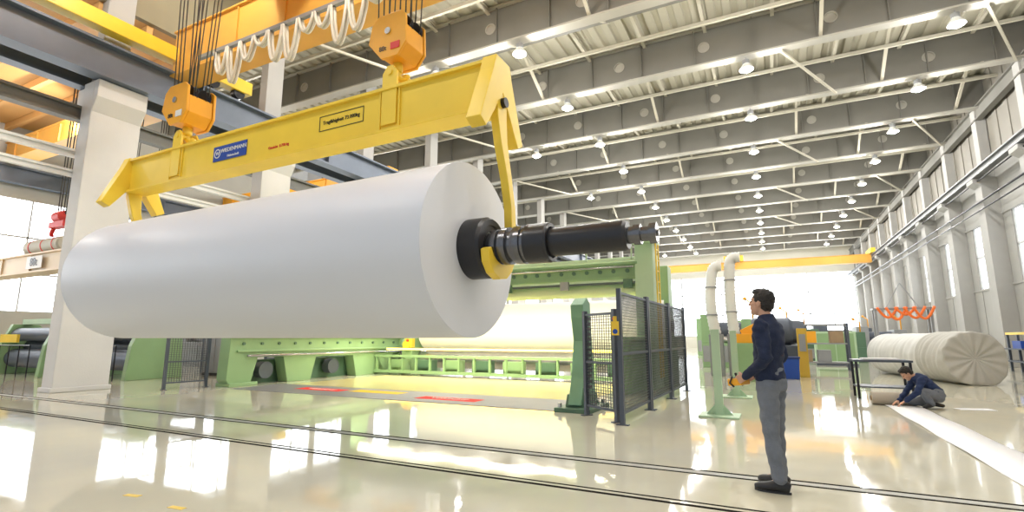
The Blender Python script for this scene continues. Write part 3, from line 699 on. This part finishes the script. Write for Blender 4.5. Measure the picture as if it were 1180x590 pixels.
for k in range(5):
    xa=-.95+.32*k;wd_=.75;dp=.45+.12*math.sin(k*2.2)
    pts=[(xa+wd_*i/16,-.42-.03*k,2.72-dp*math.sin(math.pi*i/16)) for i in range(17)]
    obj(MB().tube(pts,.055,8),"hanging_hose",mat("orange_hose",(.85,.18,.03),.5),t)
t=top("equipment_rack",(9.0,28,0),"dark steel rack with yellow top bar near wall","rack")
for y in(-1,0,1): obj(MB().bb((-.04,y-.04,0),(.04,y+.04,1.6)),"upright_post",M_steel,t)
for z in(.4,.9): obj(MB().bb((-.25,-1,z),(.25,1,z+.05)),"shelf",M_steel,t)
obj(MB().bb((-.05,-1.05,1.5),(.05,1.05,1.6)),"top_bar",M_yellow,t);obj(MB().bb((-.2,-.8,.95),(.2,.0,1.25)),"blue_crate",M_blue,t)
t=top("wall_cabinet",(9.5,25.0,0),"grey steel cabinet standing by hall wall","cabinet")
obj(MB().bb((-.35,-.6,.1),(.35,.6,2.0)),"cabinet_body",M_grey,t,.01);obj(MB().bb((-.37,-.55,.2),(-.35,-.02,1.9)),"door",M_grey,t);obj(MB().bb((-.37,.02,.2),(-.35,.55,1.9)),"door",M_grey,t);obj(MB().bb((-.3,-.55,0),(.35,.55,.1)),"plinth",M_black,t)

# ------------------------------------------------------------------ side bay machinery
def rewinder(x,y,lab):
    t=top("rewinder",(x,y,0),lab,"machine","side bay rewinders")
    for s in(-1.8,1.8): obj(MB().ext([(-.9,0),(.9,0),(.8,1.4),(.3,1.9),(-.5,1.9),(-.8,1.1)],'X',s-.12,s+.12),"side_cheek",M_green,t,.02)
    for (yy,z,r_) in((-.3,.6,.35),(.3,1.0,.4),(-.3,1.5,.25)): obj(MB().cyl((-1.7,yy,z),(1.7,yy,z),r_,n=28),"roller",M_steel,t)
    obj(MB().bb((-1.2,-1.0,1.2),(.2,-.92,1.5)),"warning_panel",M_yellow,t);obj(MB().bb((-1.8,-.2,1.9),(1.8,.1,2.1)),"cross_beam",M_greenl,t)
    for i in range(5): obj(MB().cyl((-1.6+i*.8,-1.1,0),(-1.6+i*.8,-1.1,1.1),.02,n=8),"rail_post",M_blackm,t)
    obj(MB().cyl((-1.6,-1.1,1.1),(1.6,-1.1,1.1),.02,n=8),"handrail",M_blackm,t)
rewinder(-24.9,9.6,"dark rewinding machine with green cheeks and rollers");rewinder(-20.6,10.2,"dark rewinding machine with green cheeks and rollers")
machine(-19.5,15.3,3,1.6,1.7,M_grey,"low grey machine with roller in side bay")
machine(-25,16.5,4,2,2.6,M_grey,"grey machine with roller in side bay")
machine(-22,20,4,2,2.6,M_greend,"dark green machine in side bay")
t=top("platform",(-24,13.2,0),"raised steel platform with handrail in side bay","platform")
for x in(-4,-1.3,1.3,4): obj(MB().bb((x-.08,-.6,0),(x+.08,-.44,2.4)),"leg",M_steel,t)
obj(MB().bb((-4.1,-.7,2.4),(4.1,.7,2.5)),"deck",M_grey,t)
for x in(-4,-2.4,-.8,.8,2.4,4): obj(MB().bb((x-.02,-.68,2.5),(x+.02,-.64,3.5)),"rail_post",M_white,t)
for z in(3.0,3.48): obj(MB().bb((-4,-.68,z),(4,-.64,z+.04)),"handrail",M_white,t)
t=top("paper_bundle",(-20.0,7.4,3.97),"pale wrapped paper bundle lying on low crane girder","paper bundle")
mb=MB();mb.lathe((-1.2,0,.24),(1,0,0),[(0,.02),(0,.2),(.06,.24),(1.1,.235),(1.15,.24),(2.2,.24),(2.26,.2),(2.26,.02)],36);obj(mb,"wrapping",M_cream,t)
for x in(-.8,0,.7): obj(MB().lathe((x,0,.24),(1,0,0),[(0,.235),(0,.25),(.05,.25),(.05,.235)],30),"strap",M_red,t)
t=top("roll_gripper",(-19.5,7.4,4.75),"red crane gripper with arms hanging from ropes","gripper")
mb=MB();mb.bb((-.45,-.12,0),(.45,.12,.18));mb.cyl((-.22,0,.34),(.22,0,.34),.18)
for x in(-.4,.4): mb.strip([(x,.0),(x*1.3,-.15),(x*1.1,-.24)],[.07,.07,.05],'Y',-.05,.05)
obj(mb,"gripper_body",M_red,t)
for x in(-.25,-.1,.1,.25): obj(MB().tube([(x,0,.4),(x*1.5,0,6.15)],.018,6),"wire_rope",M_rope,t)
for hx_,hy_ in((-20.3,9.6),(-18.6,9.6),(-22.3,9.6)):
    t=top("crane_hook",(hx_,hy_,5.6),"dark crane hook block hanging on ropes in side bay","hook","side bay hooks")
    mb=MB();mb.bb((-.2,-.15,0),(.2,.15,.5));mb.tube([(0,0,0),(0,0,-.25),(.12,0,-.4),(0,0,-.52),(-.12,0,-.42)],.045,8);obj(mb,"hook_body",M_steel,t)
    for x in(-.18,-.06,.06,.18): obj(MB().tube([(x,0,.5),(x*1.3,0,3.72)],.016,6),"wire_rope",M_rope,t)
for (x,y) in((-18.3,12.3),):
    t=top("control_cabinet",(x,y,0),"grey control cabinet with two doors in side bay","cabinet")
    obj(MB().bb((-.7,-.3,.1),(.7,.3,1.5)),"cabinet_body",M_grey,t,.01)
    for s in(-1,1): obj(MB().bb((s*.35-.32,-.32,.15),(s*.35+.32,-.3,1.45)),"door",M_grey,t)
    obj(MB().bb((-.7,-.3,0),(.7,.3,.1)),"plinth",M_black,t)
for (x,y,a) in((-4.38,2.67,.1),(-5.06,2.69,.2)):
    single(MB().bb((-.08,-.025,0),(.08,.025,.003)),"floor_mark",M_yellow,(x,y,0),"short yellow tape mark on floor","floor marking","tape marks",0,a)

# ------------------------------------------------------------------ people
def hand(mb,w,d,n,s,curl=.5,sc=1.0):
    w=V(w);d=V(d).normalized();n=V(n);n=(n-d*n.dot(d)).normalized();s=V(s);s=(s-d*s.dot(d)-n*s.dot(n)).normalized()
    for i in range(4):
        k=w+d*.09*sc*(1-.03*abs(i-1))+s*(.031-.0205*i)*sc
        mb.cap(w+d*.01+s*(.018-.012*i)*sc,k,.015*sc,.0125*sc,10)
        L=[.044,.048,.045,.036][i]*sc;p=k;dd=d
        for j,f in enumerate((1,.65,.5)):
            R=Matrix.Rotation(curl*(.8 if j==0 else 1),3,d.cross(n));dd=(R@dd)
            q=p+dd*L*f;mb.cap(p,q,(.0095-.001*j)*sc,(.009-.001*j)*sc,8);p=q
    b=w+d*.03*sc+s*.025*sc;m1=b+(s*.7+d*.6+n*.35).normalized()*.04*sc;m2=m1+(d*.8+n*.5+s*.1).normalized()*.032*sc
    mb.cap(b,m1,.014*sc,.011*sc,8);mb.cap(m1,m2,.011*sc,.009*sc,8)
def person(name,loc,rz,P,label,shirt,trs):
    t=top(name,loc,label,"person",None,rz)
    hc=V(P['head']);HR=Matrix.Rotation(-P.get('pitch',0),3,'Y');HR=Matrix.Rotation(P.get('turn',0),3,'Z')@HR
    def H(p): return hc+HR@V(p)
    side=V((0,1,0))
    mb=MB()
    mb.ell(H((-.012,0,.03)),(.097,.076,.1),24,16,HR);mb.ell(H((.025,0,-.045)),(.066,.056,.078),20,12,HR)
    mb.ell(H((.062,0,-.098)),(.026,.028,.022),12,8,HR);mb.cap(H((.086,0,.012)),H((.106,0,-.028)),.009,.014,10)
    mb.cap(H((.074,-.032,.028)),H((.074,.032,.028)),.014,.014,10);mb.cap(H((.082,-.018,-.062)),H((.082,.018,-.062)),.009,.009,8)
    for s in(-1,1): mb.ell(H((-.005,s*.078,-.01)),(.021,.011,.034),12,8,HR);mb.ell(H((.055,s*.04,-.02)),(.025,.02,.02),12,8,HR)
    nb=V(P['neck']);mb.cap(nb,H((-.02,0,-.04)),.058,.052,16)
    tor=P['torso']
    mb.loft([(c,a*.86,b*.84) for c,a,b in tor],side)
    for s,S in(('l',1),('r',-1)):
        sh,el,wr=V(P['sh_'+s]),V(P['el_'+s]),V(P['wr_'+s])
        mb.cap(sh,el,.045,.038);mb.cap(el,wr,.036,.025)
        mb.cap(wr,wr+(V(P['hd_'+s]).normalized())*.02,.024,.024)
        hand(mb,wr+V(P['hd_'+s]).normalized()*.012,P['hd_'+s],P['pn_'+s],P['th_'+s],P.get('curl',.6))
        hp,kn,an=V(P['hip_'+s]),V(P['kn_'+s]),V(P['an_'+s])
        mb.cap(hp,kn,.075,.052);mb.cap(kn,an,.05,.035)
        mb.cap(an,V(P['toe_'+s])+V((0,0,.01)),.035,.022)
    b=remesh(mb,"body",M_skin,.0065,t,3)
    for s in(-1,1):
        mb=MB();mb.ell(H((.083,s*.031,.004)),(.008,.012,.007),10,8,HR);obj(mb,"eye",M_eye,t)
    mb=MB();mb.ell(H((-.024,0,.048)),(.1,.087,.098),24,16,HR);mb.ell(H((-.055,0,.0)),(.066,.077,.085),20,12,HR)
    mb.ell(H((.035,0,.105)),(.052,.062,.034),16,10,HR)
    for s in(-1,1): mb.ell(H((.012,s*.07,.035)),(.022,.013,.035),10,8,HR)
    remesh(mb,"hair",M_hair,.008,t,2,.012,38)
    mb=MB();mb.loft([(c,a,b2) for c,a,b2 in tor[P.get('hem',1):]],side)
    for s in('l','r'):
        sh,el,wr=V(P['sh_'+s]),V(P['el_'+s]),V(P['wr_'+s])
        mb.cap(sh,el,.072,.057,16);mb.cap(el,wr,.057,.04,16);mb.cap(el.lerp(wr,.88),wr,.044,.042,16)
    mb.loft([(nb+V((0,0,-.04)),.085,.08),(nb.lerp(hc,.22),.068,.068)],side)
    remesh(mb,"sweatshirt",shirt,.011,t,4,.016,11)
    mb=MB()
    mb.loft([(c,a*.97,b2*.97) for c,a,b2 in tor[:3]],side)
    for s in('l','r'):
        hp,kn,an=V(P['hip_'+s]),V(P['kn_'+s]),V(P['an_'+s])
        mb.cap(hp,kn,.098,.074,18);mb.cap(kn,kn.lerp(an,.93),.073,.062,18)
    remesh(mb,"trousers",trs,.011,t,4,.014,9)
    for s in('l','r'):
        an,to=V(P['an_'+s]),V(P['toe_'+s]);dr=(to-an);dz=V((dr.x,dr.y,0)).normalized()
        mb=MB()
        if P.get('kneel') :
            mb.cap(an,to,.045,.038,12)
        else:
            a0=V((an.x,an.y,0))
            mb.loft([(a0-dz*.075+V((0,0,.05)),.03,.04),(a0-dz*.04+V((0,0,.06)),.042,.058),(a0+dz*.04+V((0,0,.055)),.045,.053),(a0+dz*.12+V((0,0,.042)),.05,.04),(a0+dz*.18+V((0,0,.036)),.046,.034),(a0+dz*.215+V((0,0,.03)),.028,.024)],dz.cross(V((0,0,1))),18)
            mb.cap(a0+V((0,0,.07)),a0+V((0,0,.12)),.046,.042,12)
        sh=remesh(mb,"shoe",M_shoe,.008,t,2)
        if not P.get('kneel'):
            k=MB();c=a0+dz*.07;pr_=dz.cross(V((0,0,1)));pp=[]
            for q in range(20):
                a=2*math.pi*q/20;e=c+dz*.15*math.cos(a)+pr_*(.045+.006*math.cos(a))*math.sin(a);pp.append((e.x,e.y))
            k.ext(pp,'Z',0,.018);o=obj(k,"sole",M_black,t);o.parent=sh
    return t
stand=dict(head=(.035,0,1.685),neck=(0,0,1.54),pitch=math.radians(10),turn=0,
 torso=[((0,0,.88),.165,.125),((.0,0,.97),.175,.13),((.01,0,1.08),.158,.118),((.0,0,1.2),.165,.125),((-.01,0,1.33),.19,.135),((-.012,0,1.43),.195,.125),((-.01,0,1.5),.13,.09),((0,0,1.54),.07,.07)],
 sh_l=(-.01,.175,1.46),sh_r=(-.01,-.175,1.46),el_l=(-.06,.235,1.17),el_r=(-.03,-.23,1.17),wr_l=(.165,.14,1.0),wr_r=(.17,-.12,1.0),
 hd_l=(.8,-.3,-.35),hd_r=(.8,.3,-.35),pn_l=(0,-1,0),pn_r=(0,1,0),th_l=(.2,0,1),th_r=(.2,0,1),curl=.55,
 hip_l=(0,.09,.9),hip_r=(0,-.09,.9),kn_l=(.0,.1,.5),kn_r=(.03,-.1,.5),an_l=(-.06,.12,.09),an_r=(.02,-.11,.09),toe_l=(.1,.15,.03),toe_r=(.2,-.14,.03))
MX,MY=-.03,5.44
person("person",(MX,MY,0),math.radians(160),stand,"man in navy sweatshirt and grey trousers standing holding remote control",M_navy,M_trouser)
rc=top("remote_control",(0,0,0),"orange handheld crane remote control with joysticks","remote control")
a=math.radians(160);hx,hy=math.cos(a),math.sin(a)
rc.location=(MX+hx*.29,MY+hy*.29,.93);rc.rotation_euler=(0,math.radians(8),a)
obj(MB().bb((-.06,-.10,-.03),(.08,.10,.04)),"casing",M_orange,rc,.012)
for y in(-.055,.055):
    mb=MB();mb.cyl((.0,y,.04),(.0,y,.075),.009,n=10);mb.ell((0,y,.08),(.014,.014,.012),10,8);obj(mb,"joystick",M_black,rc)
obj(MB().bb((-.05,-.02,.04),(.06,.02,.045)),"display",M_black,rc)
for y in(-.105,.105): obj(MB().tube([(.02,y*.95,-.04),(.05,y*1.1,0),(.02,y*.95,.06)],.008,8),"guard_loop",M_black,rc)
kneel=dict(head=(.42,0,.655),neck=(.30,0,.60),pitch=math.radians(-42),kneel=True,
 torso=[((-.06,0,.20),.16,.13),((-.03,0,.29),.175,.135),((.05,0,.38),.16,.12),((.12,0,.46),.165,.125),((.19,0,.53),.185,.13),((.245,0,.57),.18,.115),((.29,0,.6),.12,.085),((.31,0,.615),.07,.07)],
 sh_l=(.24,.17,.55),sh_r=(.24,-.17,.55),el_l=(.36,.25,.32),el_r=(.38,-.22,.30),wr_l=(.53,.14,.14),wr_r=(.56,-.1,.13),
 hd_l=(.8,-.1,-.5),hd_r=(.8,.1,-.5),pn_l=(-.3,0,-1),pn_r=(-.3,0,-1),th_l=(0,-1,0),th_r=(0,1,0),curl=.25,
 hip_l=(-.03,.1,.22),hip_r=(-.03,-.1,.20),kn_l=(.29,.2,.36),kn_r=(.33,-.18,.09),an_l=(.12,.18,.09),an_r=(-.02,-.15,.07),toe_l=(.26,.22,.04),toe_r=(-.16,-.14,.045))
person("person",(2.78,12.85,0),math.radians(188),kneel,"man in navy shirt and grey trousers kneeling over floor paper",M_navy2,M_trouser)

# ------------------------------------------------------------------ world
w=bpy.data.worlds.new("world");scene.world=w;w.use_nodes=True
bg=w.node_tree.nodes["Background"];bg.inputs[0].default_value=(.78,.88,1,1);bg.inputs[1].default_value=.8
